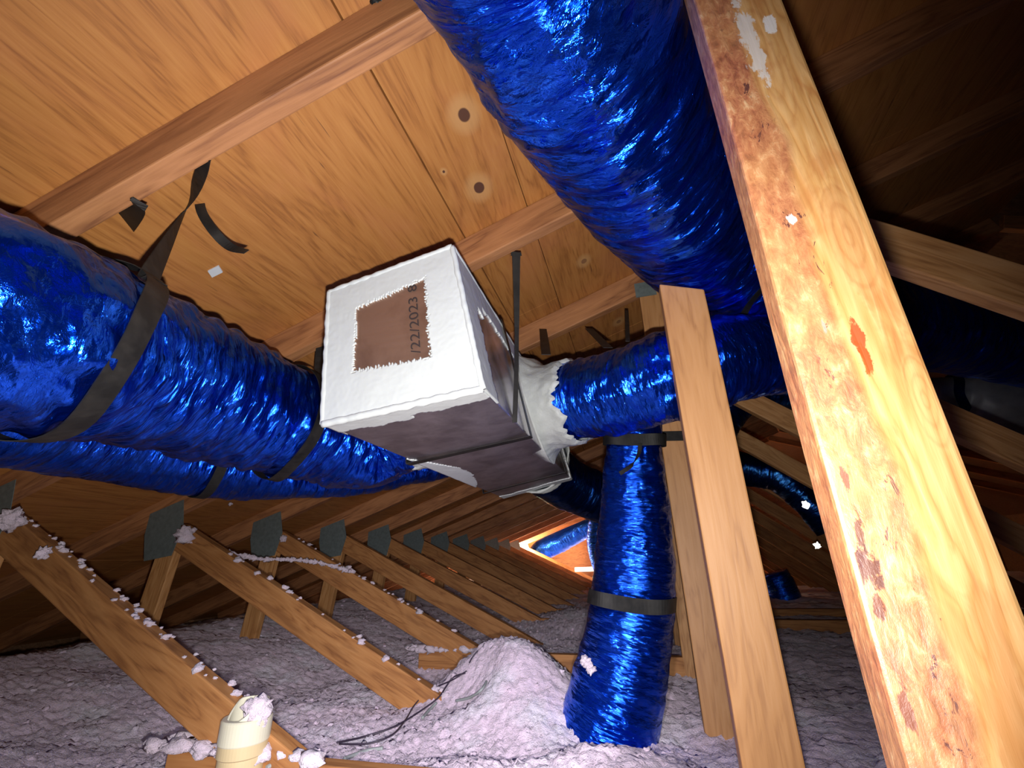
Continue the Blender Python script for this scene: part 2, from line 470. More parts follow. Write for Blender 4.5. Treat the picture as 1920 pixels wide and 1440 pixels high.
def duct(key, name, pts, mat, label=None, cat='duct', step=.008, nth=None, fold=.005, rib=.0, crumple=.004, seed=0, fs=1., parent=None, sag=None, slant=0.):
    """pts: (point, radius). Flexible duct in a wrinkled foil jacket, folds running round it."""
    P4 = [V((*p, r)) for p, r in pts]
    C4 = catmull(P4, 24)
    # resample to even steps
    C = [C4[0]]; acc = 0
    for a, b in zip(C4[:-1], C4[1:]):
        d = (V(b[:3])-V(a[:3])).length; k = 0
        while acc+d-k >= step:
            k += step-acc if acc else step
            t = k/d if d else 0
            if t > 1: break
            C.append(a.lerp(b, t)); acc = 0
        acc = (acc+d-k) if acc == 0 else acc+d
    cc = [V(c[:3]) for c in C]; rr = [c[3] for c in C]
    T, NN = frames(cc); nth = nth or max(24, int(2*math.pi*max(rr)/step*.9))
    vs = []; uv = []; s = 0
    for j, c in enumerate(cc):
        if j: s += (cc[j]-cc[j-1]).length
        B = T[j].cross(NN[j])
        for i in range(nth):
            th = 2*math.pi*i/nth; d = NN[j]*math.cos(th)+B*math.sin(th); r = rr[j]
            q = V((math.cos(th)*1.3*fs+seed, math.sin(th)*1.3*fs, (s+slant*math.sin(th)*r)*17*fs))
            w1 = noise.noise(q)
            w2 = noise.noise(V((math.cos(th)*3*fs+seed, math.sin(th)*3*fs, s*55*fs+9)))
            q3 = (c*38+d*4)*(.5 if fs < 1 else 1)+V((seed, 0, 0))
            w3 = 1-abs(noise.noise(q3))*2
            w4 = noise.noise(c*6+d*1.2+V((0, seed, 0)))
            e = fold*(abs(w1)*2-.5)+fold*.5*w2+crumple*.5*w3*0.8+w4*.007
            if rib: e += rib*math.sin(s*2*math.pi/.045+th)
            vs.append(c+d*(r+e)); uv.append((th*r, s))
    fs_ = []
    for j in range(len(cc)-1):
        for i in range(nth):
            i2 = (i+1) % nth
            fs_.append((j*nth+i, j*nth+i2, (j+1)*nth+i2, (j+1)*nth+i))
    k = len(vs)
    vs.append(cc[0]); vs.append(cc[-1]); uv += [(0, 0), (0, 0)]
    for i in range(nth):
        fs_.append((k, (i+1) % nth, i)); fs_.append((k+1, (len(cc)-1)*nth+i, (len(cc)-1)*nth+(i+1) % nth))
    o = obj(name, vs, fs_, mat, parent, smooth=True, uvs=uv)
    if label: tag(o, label, cat)
    DUCTS[key] = dict(c=cc, r=rr, T=T, N=NN, n=nth, v=vs, o=o)
    return o


def ribbon(name, path, wdir, w, mat, parent=None, t=.0016):
    """path points, per-point width direction, width (number or list)"""
    n = len(path); vs = []; fs = []; uv = []; s = 0
    for i, p in enumerate(path):
        if i: s += (p-path[i-1]).length
        tg = (path[min(i+1, n-1)]-path[max(i-1, 0)]).normalized()
        wd = wdir[i] if isinstance(wdir, list) else wdir
        wd = (wd-tg*wd.dot(tg)).normalized(); nn = tg.cross(wd)
        ww = w[i] if isinstance(w, list) else w
        for (a, b) in ((-.5, -.5), (.5, -.5), (.5, .5), (-.5, .5)):
            vs.append(p+wd*ww*a+nn*t*b); uv.append((ww*a, s))
    for i in range(n-1):
        for k in range(4):
            k2 = (k+1) % 4
            fs.append((i*4+k, i*4+k2, i*4+4+k2, i*4+4+k))
    fs.append((3, 2, 1, 0)); e = (n-1)*4; fs.append((e, e+1, e+2, e+3))
    return obj(name, vs, fs, mat, parent, uvs=uv)


def band_path(key, front, off=.017):
    """closed strap path round a duct passing the front points, given as pixels of the photograph"""
    D = DUCTS[key]; n = D['n']; out = []
    for (x, y) in front:
        best = None
        for j in range(len(D['c'])):
            for i in range(0, n):
                p = D['v'][j*n+i]
                d = (p-D['c'][j])
                if d.dot(p) > 0: continue
                q = px(p); e = (q[0]-x)**2+(q[1]-y)**2
                if best is None or e < best[0]: best = (e, i, j)
        out.append((best[1]*2*math.pi/n, best[2]))
    th = [out[0][0]]; jj = [out[0][1]]
    for a, j in out[1:]:
        d = (a-th[-1]+math.pi) % (2*math.pi)-math.pi
        th.append(th[-1]+d); jj.append(j)
    sgn = 1 if th[-1] > th[0] else -1
    TH = []; J = []
    for i in range(len(th)-1):
        k = max(2, int(abs(th[i+1]-th[i])/.08))
        for m in range(k):
            TH.append(th[i]+(th[i+1]-th[i])*m/k); J.append(jj[i]+(jj[i+1]-jj[i])*m/k)
    end = th[0]+sgn*2*math.pi; rest = abs(end-th[-1]); k = max(4, int(rest/.08))
    for m in range(k+1):
        tt = m/k; sm = tt*tt*(3-2*tt)
        TH.append(th[-1]+(end-th[-1])*tt); J.append(jj[-1]+(jj[0]-jj[-1])*sm)
    pts = []; wd = []
    for a, j in zip(TH, J):
        j0 = min(int(j), len(D['c'])-2); f = j-j0
        c = D['c'][j0].lerp(D['c'][j0+1], f); r = D['r'][j0]
        Bn = D['T'][j0].cross(D['N'][j0]); d = D['N'][j0]*math.cos(a)+Bn*math.sin(a)
        pts.append(c+d*(r+off)); wd.append(D['T'][j0])
    n_ = len(pts)-1
    for _ in range(14):
        q = pts[:n_]; pts = [(q[i-1]+q[i]*2+q[(i+1) % n_])/4 for i in range(n_)]; pts.append(pts[0])
    return pts, wd


def band(name, key, front, w, parent=None, off=.013):
    p, wd = band_path(key, front, off)
    return ribbon(name, p, wd, w, M['strap'], parent)


def blobmesh(c, r, seed, sub=3, amp=.45, fr=1.6, sq=(1, 1, 1)):
    bm = bmesh.new(); bmesh.ops.create_icosphere(bm, subdivisions=sub, radius=1)
    vs = []
    for v in bm.verts:
        d = v.co.normalized(); q = d*fr+V((seed*7.3, seed*1.7, 0))
        k = 1+amp*noise.noise(q)+amp*.6*noise.noise(q*2.7)+amp*.45*noise.noise(q*6)
        vs.append(V(c)+V((d.x*sq[0], d.y*sq[1], d.z*sq[2]))*r*k)
    fs = [tuple(v.index for v in f.verts) for f in bm.faces]; bm.free()
    return vs, fs


def tube(path, r, n=8):
    T, NN = frames(path); vs = []; fs = []
    for j, c in enumerate(path):
        B = T[j].cross(NN[j]); rj = r[j] if isinstance(r, list) else r
        for i in range(n):
            a = 2*math.pi*i/n; vs.append(c+(NN[j]*math.cos(a)+B*math.sin(a))*rj)
    for j in range(len(path)-1):
        for i in range(n):
            i2 = (i+1) % n; fs.append((j*n+i, j*n+i2, (j+1)*n+i2, (j+1)*n+i))
    k = len(vs); vs += [path[0], path[-1]]
    for i in range(n):
        fs.append((k, (i+1) % n, i)); fs.append((k+1, (len(path)-1)*n+i, (len(path)-1)*n+(i+1) % n))
    return vs, fs


# ---------------------------------------------------------------- setting: deck, floor, end walls
def dk(x, y):
    d = ray(x, y); k = H0/(d.z-PT*d.x); return d*k


PLYKNOT = []
for (x, y, r, pl) in ((870, 216, .0165, 0), (898, 352, .0165, 0), (832, 322, .004, 0), (1095, 490, .013, 1), (1160, 603, .014, 1), (560, 960, .02, 1)):
    q = dk(x, y); PLYKNOT.append((q.x, q.y, r, pl))
M['ply'] = ply_mat()
XR = 2.3; YE = 10.6
parts = []
seams = [-4.3, -2.84, -1.62, dk(700, 140).x, dk(955, 285).x, 1.0, XR]


def sheet(x0, x1, y0, y1, th=.012):
    g = .002
    x0 += g; x1 -= g; y0 += g; y1 -= g
    vs = [(x, y, deckz(x)+z) for z in (0, th) for y in (y0, y1) for x in (x0, x1)]
    return vs, [(0, 2, 3, 1), (4, 5, 7, 6), (0, 1, 5, 4), (2, 6, 7, 3), (0, 4, 6, 2), (1, 3, 7, 5)]


for i in range(len(seams)-1):
    ys = [-.35+(1.9 if i % 2 else 0)]
    while ys[-1] < YE: ys.append(ys[-1]+2.44)
    if ys[0] > -.3: ys = [-.35]+ys
    ys[-1] = YE
    for a, b in zip(ys[:-1], ys[1:]): parts.append(sheet(seams[i], seams[i+1], a, b))
vs, fs = merge(parts)
k = len(vs)
vs += [(-4.4, -.5, deckz(-4.4)+.014), (XR, -.5, deckz(XR)+.014), (XR, YE, deckz(XR)+.014), (-4.4, YE, deckz(-4.4)+.014)]
fs.append((k, k+1, k+2, k+3))
o = obj('ceiling', vs, fs, M['ply'], origin=V((0, 0, 0))); tag(o, kind='structure')
# far slope beyond the ridge
zr = deckz(XR)
vs, fs = merge([([(XR, -.5, zr), (6.2, -.5, zr-PT*(6.2-XR)), (6.2, YE, zr-PT*(6.2-XR)), (XR, YE, zr),
                  (XR, -.5, zr+.02), (6.2, -.5, zr-PT*(6.2-XR)+.02), (6.2, YE, zr-PT*(6.2-XR)+.02), (XR, YE, zr+.02)],
                 [(0, 1, 2, 3), (7, 6, 5, 4), (0, 4, 5, 1), (2, 6, 7, 3), (1, 5, 6, 2), (0, 3, 7, 4)])])
o = obj('ceiling', vs, fs, M['darkwood']); tag(o, kind='structure')
for nm, (a, b, c, d, e, f) in {'floor': (-4.4, 6.2, -.5, YE, -.64, -.62)}.items():
    vs, fs = slab(a, b, c, d, e, f); tag(obj(nm, vs, fs, M['darkwood']), kind='structure')
vs, fs = slab(-4.4, 6.2, YE, YE+.05, -.64, 1.95); tag(obj('wall_far', vs, fs, M['darkwood']), kind='structure')
vs, fs = slab(-4.45, -4.4, -.5, YE, -.64, -.4); tag(obj('wall_left', vs, fs, M['darkwood']), kind='structure')
vs, fs = slab(6.2, 6.25, -.5, YE, -.64, .6); tag(obj('wall_right', vs, fs, M['darkwood']), kind='structure')
vs, fs = slab(-4.4, 6.2, -.55, -.5, -.64, 1.95); tag(obj('wall_back', vs, fs, M['darkwood']), kind='structure')

# ---------------------------------------------------------------- trusses
TT = .042; TH = .099; HR = TH*math.sqrt(1+PT*PT)
PLATE = [(-2.185, .235), (-2.005, .29), (-1.97, .17), (-2.0, .05), (-2.15, .03), (-2.185, .14)]
pa, pb = V((0, 0)), V((0, 0))
# post local frame: x up the post from its foot (-.60), z toward -x of the world
PZ0 = -.60


def postloc(x, y):
    """pixel on the near post's broad face -> local (x,z) of that board"""
    q = atY(x, y, TY(0)); cx = .197
    return (q.z-PZ0, -(q.x-cx))


POSTKNOT = []
for (x, y, rx, rz) in ((1735, 750, .045, .012), (1520, 80, .07, .022), (1590, 440, .07, .020), (1440, 120, .12, .02)):
    a, b_ = postloc(x, y); POSTKNOT.append((a, b_, rx, rz))
POSTMARK = []
for (x, y, rx, rz, c) in ((1612, 640, .019, .0042, (.62, .05, .01)), (1620, 668, .012, .003, (.66, .07, .01)), (1405, 70, .075, .008, (.72, .66, .60)),
                          (1443, 45, .014, .006, (.85, .82, .78)), (1485, 412, .005, .004, (.85, .8, .78)), (1545, 610, .010, .002, (.25, .27, .22)),
                          (1628, 1062, .016, .006, (.07, .02, .018)), (1600, 1045, .006, .006, (.09, .025, .02)), (1612, 1000, .012, .003, (.09, .03, .02)), (1645, 1130, .008, .003, (.10, .03, .02)), (1700, 1330, .014, .003, (.16, .05, .03)), (1585, 900, .010, .0025, (.16, .06, .04))):
    a, b_ = postloc(x, y); POSTMARK.append((a, b_, rx, rz, c))
M['post'] = near_post_mat()

TL = ['nearest roof truss, with the thick stained post filling the right foreground',
      'second roof truss, with the smooth slant-topped stud before the blue ducts',
      'third roof truss, the one with the largest grey gusset plate at left',
      'fourth roof truss, its web ending at the short reddish chord by the pink mound',
      'fifth roof truss, its web reaching the back of the pink insulation mound']
TL += [k+' roof truss from the camera, dim, in the receding row' for k in ('sixth', 'seventh', 'eighth', 'ninth', 'tenth', 'eleventh', 'twelfth')]
TL += ['second farthest roof truss, edged by the warm light at the far end', 'farthest roof truss, brightest lit from behind by the warm far light']
for n in range(0, 14):
    y = TY(n); tr = empty('roof_truss', (-.2, y, -.62))
    tag(tr, TL[n], 'roof truss', 'roof trusses')
    zc = -HR/2
    timber('rafter', (-4.2, deckz(-4.2)+zc), (XR-.02, deckz(XR-.02)+zc), TH, TT, y, M['rafter'], tr)
    if n:
        g = timber('right_rafter', (XR+.02, zr+zc), (6.1, zr-PT*(6.1-XR)+zc), TH, TT, y, M['rafter'], tr)
    if n >= 1:
        timber('web', (-2.03, .145), (-.60, -.5286), .106, TT, y, M['web'], tr, ca=.5, cb=-.3)
        vs = []; fs = []
        for yy in (y-.0025, y-.0005): vs += [(a, yy, b) for a, b in PLATE]
        fs = [tuple(range(6)), tuple(range(11, 5, -1))]+[(i, 6+i, 6+(i+1) % 6, (i+1) % 6) for i in range(6)]
        gp = obj('gusset_plate', vs, fs, M['plate'], tr)
        timber('leg', (-2.13, -.60), (-2.04, .09), .10, TT-.004, y+.002, M['lumber'], tr)
        zt = -.40 if n in (1, 3, 5, 6) else -.54
        timber('bottom_chord', ({1: -1.13, 3: -1.09, 5: -.8, 6: -.8}.get(n, -4.0), zt-TH/2), (.42 if n in (1, 3) else 5.5, zt-TH/2), TH, TT, y+.0015, M['web'], tr)
        xs = {1: .47, 2: .80, 3: .47}.get(n, .47)
        z0 = .78-(xs-.518)*.80-.055
        timber('web', (xs, z0), (2.0, z0-(2.0-xs)*.80), .095, TT, y, M['lumber'] if n < 5 else M['web'], tr, ca=-.8)
    if n == 0:
        p = timber('post', (.197, PZ0), (.197, deckz(.197)-HR+.03), .094, .040, y, M['post'], tr)
        tag(p, 'thick stained post face, lit brightest')
    elif n == 1:
        p = timber('post', (.163, -.60), (.163, .592), .096, TT, y-.0425, M['stud'], tr, cb=.35)
    else:
        x = .157 if n == 2 else .155
        top = deckz(x)-HR+.01
        timber('post', (x, -.60), (x, top), .097, TT-.002, y+.001, M['stud'] if n == 2 else M['lumber'], tr)
    if n == 2:
        vs, fs = slab(.095, .175, y-.003, y-.0005, .965, 1.03); obj('gusset_plate', vs, fs, M['plate'], tr)

# ---------------------------------------------------------------- insulation
BUMPS = []   # x, y, dz, rx, ry


def bp(xp, yp, y, rad, rady, dz=None, z=None):
    q = atY(xp, yp, y); BUMPS.append((q.x, y, dz if dz is not None else q.z-basez(q.x, y), rad, rady))


def basez(x, y):
    z = -.475
    if x < -1.4: z += min(.16, (-1.4-x)*.16)
    if x < -2.5: z -= min(.2, (-2.5-x)*.22)
    if x > .45: z += .0
    z += min(.05, max(0, (y-2.5))*.02)
    return z


BUMPS += [(-.52, 1.80, .19, .22, .24), (-.36, 1.58, .08, .20, .16), (-.12, 1.28, .05, .16, .12), (-.30, 1.15, .04, .25, .12),
          (-.55, 1.12, .02, .2, .1), (-.60, 1.62, -.06, .10, .09), (-.95, 1.0, .04, .10, .05), (-1.0, 2.12, -.03, .2, .12), (-.2, 2.15, -.03, .12, .1), (-.9, 2.55, .06, .3, .2),
          (-.5, 3.6, .08, .4, .4), (-.05, 1.95, .04, .12, .12), (-1.55, .8, .05, .5, .2), (-.05, 1.08, .04, .1, .1)]


def hz(x, y):
    z = basez(x, y)
    for (bx, by, dz, rx, ry) in BUMPS:
        e = ((x-bx)/rx)**2+((y-by)/ry)**2
        if e < 9: z += dz*math.exp(-(e**1.3)*.9)
    z += .022*noise.noise(V((x*2.3, y*2.3, 3)))+.014*noise.noise(V((x*6, y*6, 1)))
    q = V((x*22, y*22, 5)); z += .006*(1-2*abs(noise.noise(q)))
    if y < 4: z += .008*noise.noise(V((x*48, y*48, 2)))+.005*noise.noise(V((x*130, y*130, 2)))
    return z


ys = [.62]
while ys[-1] < 10.4: ys.append(ys[-1]+max(.007, .0048*ys[-1]**1.25))
nx = 470; xs = []
for i in range(nx+1):
    t = i/nx; u = t*2-1
    xs.append(-.55+(u*1.9+math.copysign(abs(u)**3, u)*(1.7 if u < 0 else 4.6)))
vs = []; fs = []
for y in ys:
    for x in xs:
        jt = .0035+.0012*y if y < 5 else .006
        vs.append(V((x+random.uniform(-.5, .5)*jt, y+random.uniform(-.5, .5)*jt*.8, hz(x, y)+random.uniform(-1, 1)*jt-(.3 if x > 6.1 else 0))))
W = len(xs)
for j in range(len(ys)-1):
    for i in range(W-1): fs.append((j*W+i, j*W+i+1, (j+1)*W+i+1, (j+1)*W+i))
# fluffy fibres: small clumps sitting over the visible front of the blanket
for k in range(500):
    u = random.random(); y = .95+2.6*u*u; x = -2.6+3.0*random.random()
    r = .003+.005*random.random()**2
    v, f = blobmesh((x, y, hz(x, y)+r*.1), r*(1+.35*(y-1)), k, 1 if y > 1.8 else 2, .8, 2.2, (1.1, 1.1, .8))
    b0 = len(vs); vs += v; fs += [tuple(i+b0 for i in q) for q in f]
o = obj('blown_insulation', vs, fs, M['insul'], smooth=True, origin=V((0, 0, 0)))
tag(o, 'pinkish white blown insulation blanketing the attic floor', 'insulation', kind='stuff')


def fluff_on(a, b, y, wy, n, label, rmin=.006, rmax=.02, seed=0, dz=.0):
    rnd = random.Random(seed); parts = []
    for i in range(n):
        t = rnd.random(); x = a[0]+(b[0]-a[0])*t; z = a[1]+(b[1]-a[1])*t
        r = rmin+(rmax-rmin)*rnd.random()**2.2
        parts.append(blobmesh((x, y+wy*rnd.random(), z+r*.25+dz), r, i+seed, 2, .8, 2.2, (1.4, 1.1, .8)))
    v, f = merge(parts); o = obj('insulation_fluff', v, f, M['tuft'], smooth=True)
    tag(o, label, 'insulation', kind='stuff'); return o


def wtop(x): return .145-.471*(x+2.03)+.058
fluff_on((-1.95, wtop(-1.95)), (-.95, wtop(-.95)), TY(1)+.005, .04, 60, 'loose white fluff lying along the top edge of the nearest diagonal web board at left', .003, .011, 3)
fluff_on((-1.7, wtop(-1.7)), (-.66, wtop(-.66)), TY(2)+.002, .035, 26, 'loose white fluff on top of the diagonal web of the truss with the largest gusset plate', .004, .013, 5)
fluff_on((-1.9, wtop(-1.9)), (-.9, wtop(-.9)), TY(3)+.002, .035, 30, 'loose white fluff on the diagonal web board of the fourth truss', .005, .014, 6)
fluff_on((-1.15, -.395), (-.80, -.395), TY(3)-.01, .05, 40, 'white fluff fringing the short reddish chord beside the pink mound', .008, .02, 8)
fluff_on((-1.2, -.39), (-.72, -.39), TY(1)-.02, .05, 60, 'white fluff on the low chord board behind the cream vent pipe', .008, .022, 9)


# hanging fluffy string between plates
def string(p0, p1, sag, seed, label, n=40, r=(.004, .013)):
    rnd = random.Random(seed); parts = []; path = []
    for i in range(n+1):
        t = i/n; p = p0.lerp(p1, t)+V((0, 0, -sag*4*t*(1-t))); path.append(p)
        if i % 1 == 0: parts.append(blobmesh(p-V((0, 0, .003)), r[0]+(r[1]-r[0])*rnd.random()**1.5, i+seed, 2, .9, 2.4, (1.3, 1, 1)))
    parts.append(tube(path, .0015, 5)); v, f = merge(parts)
    o = obj('insulation_strand', v, f, M['tuft'], smooth=True); tag(o, label, 'insulation', kind='stuff')


string(atY(348, 1012, TY(2)-.02), atY(500, 1048, TY(2)+.25), .01, 4, 'fluffy white strand drooping from the largest gusset plate toward the second one', 46)
string(atY(500, 1048, TY(2)+.25), atY(655, 1070, TY(3)-.02), -.02, 6, 'fluffy white strand continuing past the second gusset plate along the web boards', 40)
for (x, y, yy, r, lb) in ((348, 1003, TY(2)-.015, .035, 'white fluff clump stuck beside the largest gusset plate'), (20, 975, TY(1)-.03, .03, 'pink fluff clump at the far left edge under the lower blue duct'),
                          (80, 1037, TY(1)-.03, .016, 'small grey fluff bit on dark wood near the left edge'), (532, 1010, TY(3)-.01, .017, 'small white fluff tuft beside the second gusset plate'),
                          (432, 945, 1.9, .008, 'tiny white fluff speck just under the lower left duct')):
    v, f = blobmesh(atY(x, y, yy), r, x, 3, .8, 2.2); tag(obj('insulation_clump', v, f, M['tuft'], smooth=True), lb, 'insulation')

# ---------------------------------------------------------------- ducts
big = [(V((-.09, .10, .66)), .135), (atD(930, -170, .56), .14), (atD(1062, 60, .70), .157), (atD(1190, 280, .95), .172), (atD(1325, 455, 1.33), .185),
       (atD(1480, 560, 1.62), .19), (atD(1640, 600, 1.95), .19), (atD(1850, 640, 2.25), .19), (atD(2150, 700, 2.5), .19)]
duct('big', 'flexible_duct', big, M['foil_big'], 'largest blue foil duct, running from the top centre down behind the near post', step=.007, fold=.005, crumple=.016, seed=3, fs=.8)
left = [(V((-.80, -.12, .33)), .15), (atD(-330, 520, .52), .15), (atD(0, 606, .64), .15), (atD(215, 672, .83), .152), (atD(400, 740, 1.05), .15), (atD(560, 800, 1.28), .145), (atD(680, 840, 1.42), .125), (V((-.735, 1.27, .37)), .11), (V((-.63, 1.30, .42)), .11)]
duct('left', 'flexible_duct', left, M['foil'], 'wide blue foil duct from the left edge to the box, held by the black strap', step=.006, fold=.010, crumple=.008, seed=11, slant=.6)
low = [(atD(-330, 700, .8), .1), (atD(0, 775, .97), .105), (atD(200, 825, 1.18), .105), (atD(400, 868, 1.42), .105), (atD(560, 884, 1.62), .095), (atD(700, 880, 1.82), .09), (atD(850, 850, 2.05), .09), (atD(930, 800, 2.35), .09)]
duct('low', 'flexible_duct', low, M['foil'], 'lower dim blue duct tucked beneath the wide left duct', step=.008, fold=.004, crumple=.005, seed=21)
hor = [(V((-.27, 1.40, .475)), .118), (V((-.14, 1.37, .47)), .125), (V((.0, 1.30, .462)), .125), (V((.14, 1.26, .475)), .128), (V((.30, 1.30, .52)), .125), (V((.47, 1.42, .56)), .12)]
duct('hor', 'flexible_duct', hor, M['foil'], 'short blue duct from the white collar on the box to behind the slant-cut stud', step=.006, fold=.007, crumple=.007, seed=31)
ver = [(atD(1190, 790, 1.50), .085), (atD(1189, 840, 1.48), .088), (atD(1190, 950, 1.46), .108), (atD(1188, 1060, 1.42), .122), (atD(1182, 1140, 1.385), .127), (atD(1168, 1240, 1.34), .13), (atD(1143, 1350, 1.29), .135), (atD(1128, 1400, 1.27), .135)]
duct('ver', 'flexible_duct', ver, M['foil'], 'upright blue duct dropping into the pink insulation left of the studs', step=.0055, fold=.0035, crumple=.005, seed=41)
rear = [(V((-.44, 2.03, .44)), .14), (V((-.42, 2.16, .42)), .14), (V((-.30, 2.42, .34)), .135), (V((-.05, 2.56, .28)), .13), (V((.25, 2.56, .42)), .13), (atY(1400, 735, 2.56), .12), (atY(1600, 745, 2.56), .12)]
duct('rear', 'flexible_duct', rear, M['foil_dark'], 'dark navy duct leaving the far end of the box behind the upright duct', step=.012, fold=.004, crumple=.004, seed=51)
far = [(atY(1150, 990, 8.7), .13), (atY(1115, 984, 8.7), .17), (atY(1050, 1015, 8.7), .19), (atY(1012, 1036, 8.7), .19), (atY(1008, 1058, 8.7), .18), (atY(1030, 1085, 8.7), .18)]
duct('far', 'flexible_duct', far, M['foil'], 'small far blue duct bending down in the warm lit area', step=.03, fold=.008, crumple=.006, seed=61)
far2 = [(atY(1122, 960, 7.4), .12), (atY(1117, 1020, 7.4), .13), (atY(1130, 1075, 7.4), .12)]
duct('far2', 'flexible_duct', far2, M['foil'], 'sliver of far blue duct seen at the left edge of the upright duct', step=.03, fold=.008, crumple=.006, seed=63)
fr = [(atY(1450, 1075, 5.3), .13), (atY(1468, 1110, 5.3), .14), (atY(1478, 1150, 5.3), .14)]
duct('fr', 'flexible_duct', fr, M['foil'], 'tiny distant blue duct end low between the studs and near post', step=.03, fold=.006, crumple=.006, seed=64)
fd = [(atY(1330, 870, 3.2), .10), (atY(1400, 880, 3.2), .10), (atY(1470, 900, 3.15), .09), (atY(1560, 990, 3.15), .09)]
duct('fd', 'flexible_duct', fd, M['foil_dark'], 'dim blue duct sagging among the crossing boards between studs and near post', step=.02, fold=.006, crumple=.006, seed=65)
fw = [(atY(1740, 740, 3.15), .10), (atY(1800, 745, 3.15), .13), (atY(1815, 748, 3.15), .165), (atY(1870, 760, 3.15), .19), (atY(1990, 770, 3.15), .2), (atY(2150, 780, 3.15), .2)]
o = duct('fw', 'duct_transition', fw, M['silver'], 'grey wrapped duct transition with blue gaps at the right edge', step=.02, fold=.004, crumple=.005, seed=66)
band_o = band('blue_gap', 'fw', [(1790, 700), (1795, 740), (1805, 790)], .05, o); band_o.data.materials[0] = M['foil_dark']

# ---------------------------------------------------------------- plenum box
FY, BY = .754, 2.022
fTL, fTR, fBR, fBL = [atY(x, y, FY) for x, y in ((618, 548), (848, 463), (905, 729), (605, 796))]
bBR, bBL = atY(1072, 899, BY), atY(944, 934, BY)
bTR = bBR+(fTR-fBR)*.98; bTL = bBL+(fTL-fBL)*.98
box = empty('plenum_box', (-.45, 1.39, .28))
vs = [fBL, fBR, fTR, fTL, bBL, bBR, bTR, bTL]
fs = [(0, 1, 2, 3), (1, 5, 6, 2), (5, 4, 7, 6), (4, 0, 3, 7), (3, 2, 6, 7), (4, 5, 1, 0)]
body = obj('body', vs, fs, [M['foilboard'], M['foilpatch'], M['foilside']], box)
body.data.polygons[0].material_index = 1; body.data.polygons[1].material_index = 2
bevel(body, .004, 2)
tag(box, 'white-edged silver sheet duct box hanging under the roof, date printed on its end', 'duct box')


def painted(name, q, mask, nu, nv, off, mat, rough=.0012, flip=False, seed=0):
    """mastic coat on quad q (4 corners ccw seen from outside) where mask(u,v) holds"""
    a, b, c, d = q; nrm = (b-a).cross(d-a).normalized()
    P = {}; vs = []; fs = []

    def vid(i, j, top):
        k = (i, j, top)
        if k not in P:
            u, v = i/nu, j/nv
            p = a.lerp(b, u).lerp(d.lerp(c, u), v)
            h = off+rough*(.6*noise.noise(p*25)+.3*noise.noise(p*120)) if top else -.001
            P[k] = len(vs); vs.append(p+nrm*h)
        return P[k]
    M_ = [[mask((i+.5)/nu, (j+.5)/nv) for j in range(nv)] for i in range(nu)]
    for i in range(nu):
        for j in range(nv):
            if not M_[i][j]: continue
            fs.append((vid(i, j, 1), vid(i+1, j, 1), vid(i+1, j+1, 1), vid(i, j+1, 1)))
            for di, dj, e in ((-1, 0, ((i, j+1), (i, j))), (1, 0, ((i+1, j), (i+1, j+1))), (0, -1, ((i, j), (i+1, j))), (0, 1, ((i+1, j+1), (i, j+1)))):
                ii, jj = i+di, j+dj
                if ii < 0 or jj < 0 or ii >= nu or jj >= nv or not M_[ii][jj]:
                    p, r = e; fs.append((vid(*p, 1), vid(*p, 0), vid(*r, 0), vid(*r, 1)))
    return obj(name, vs, fs, mat, box, smooth=True)


def uv_of(q, x, y, FYv=FY):
    """bilinear inverse (numeric) of a pixel on the quad"""
    p = atY(x, y, FYv); a, b, c, d = q; u = v = .5
    for _ in range(30):
        f = a.lerp(b, u).lerp(d.lerp(c, u), v)-p
        du = (b-a)*(1-v)+(c-d)*v; dv = (d-a)*(1-u)+(c-b)*u
        A = du.dot(du); Bm = du.dot(dv); Cm = dv.dot(dv); e = -f.dot(du); g = -f.dot(dv); D_ = A*Cm-Bm*Bm
        u += (e*Cm-g*Bm)/D_; v += (A*g-Bm*e)/D_
    return u, v


QF = (fBL, fBR, fTR, fTL)
hole = [uv_of(QF, x, y) for x, y in ((664, 696), (807, 670), (796, 524), (670, 580))]


def inhole(u, v):
    # signed distance-ish to the convex quad
    m = 1e9
    for i in range(4):
        x0, y0 = hole[i]; x1, y1 = hole[(i+1) % 4]
        dx, dy = x1-x0, y1-y0; L = math.hypot(dx, dy); m = min(m, (dx*(v-y0)-dy*(u-x0))/L)
    return m


def front_mask(u, v):
    d = inhole(u, v)
    # brushed bristle marks: long thin teeth at the lower and upper edges of the bare patch
    br = noise.noise(V((u*150, v*10, 0)))*.024+noise.noise(V((u*60, v*60, 3)))*.012
    if u > hole[1][0]-.05: br = noise.noise(V((u*70, v*110, 0)))*.03
    if u < hole[0][0]+.02: br = noise.noise(V((u*15, v*130, 0)))*.02
    return d < br-.004


painted('mastic_coat', QF, front_mask, 150, 150, .0035, M['mastic'])
# right side
QR = (fBR, bBR, bTR, fTR)


def right_mask(u, v):
    n_ = noise.noise(V((u*30, v*12, 0)))*.012+noise.noise(V((u*90, v*50, 0)))*.006
    return u < .075+.0*v+n_ or v > .80+n_*2-(.10*(u < .12)) and u < .75 or (u > .965+n_ and v < .9)


painted('mastic_coat', QR, right_mask, 320, 80, .0035, M['mastic'])
QB = (bBL, bBR, fBR, fBL)


def bot_mask(u, v):
    n_ = noise.noise(V((u*8, v*8, 0)))*.012+noise.noise(V((u*60, v*60, 0)))*.003
    front = v > 1-(.035+.018*u*(1-u)*2)+n_ - (.012 if u < .5 else 0)
    lm = u < (.30-abs(v-.50)*1.4)*1.0+n_*3 and .28 < v < .74
    bk = v < .05+n_+.04*(1-u)*0
    return (front, lm, bk)[W_]


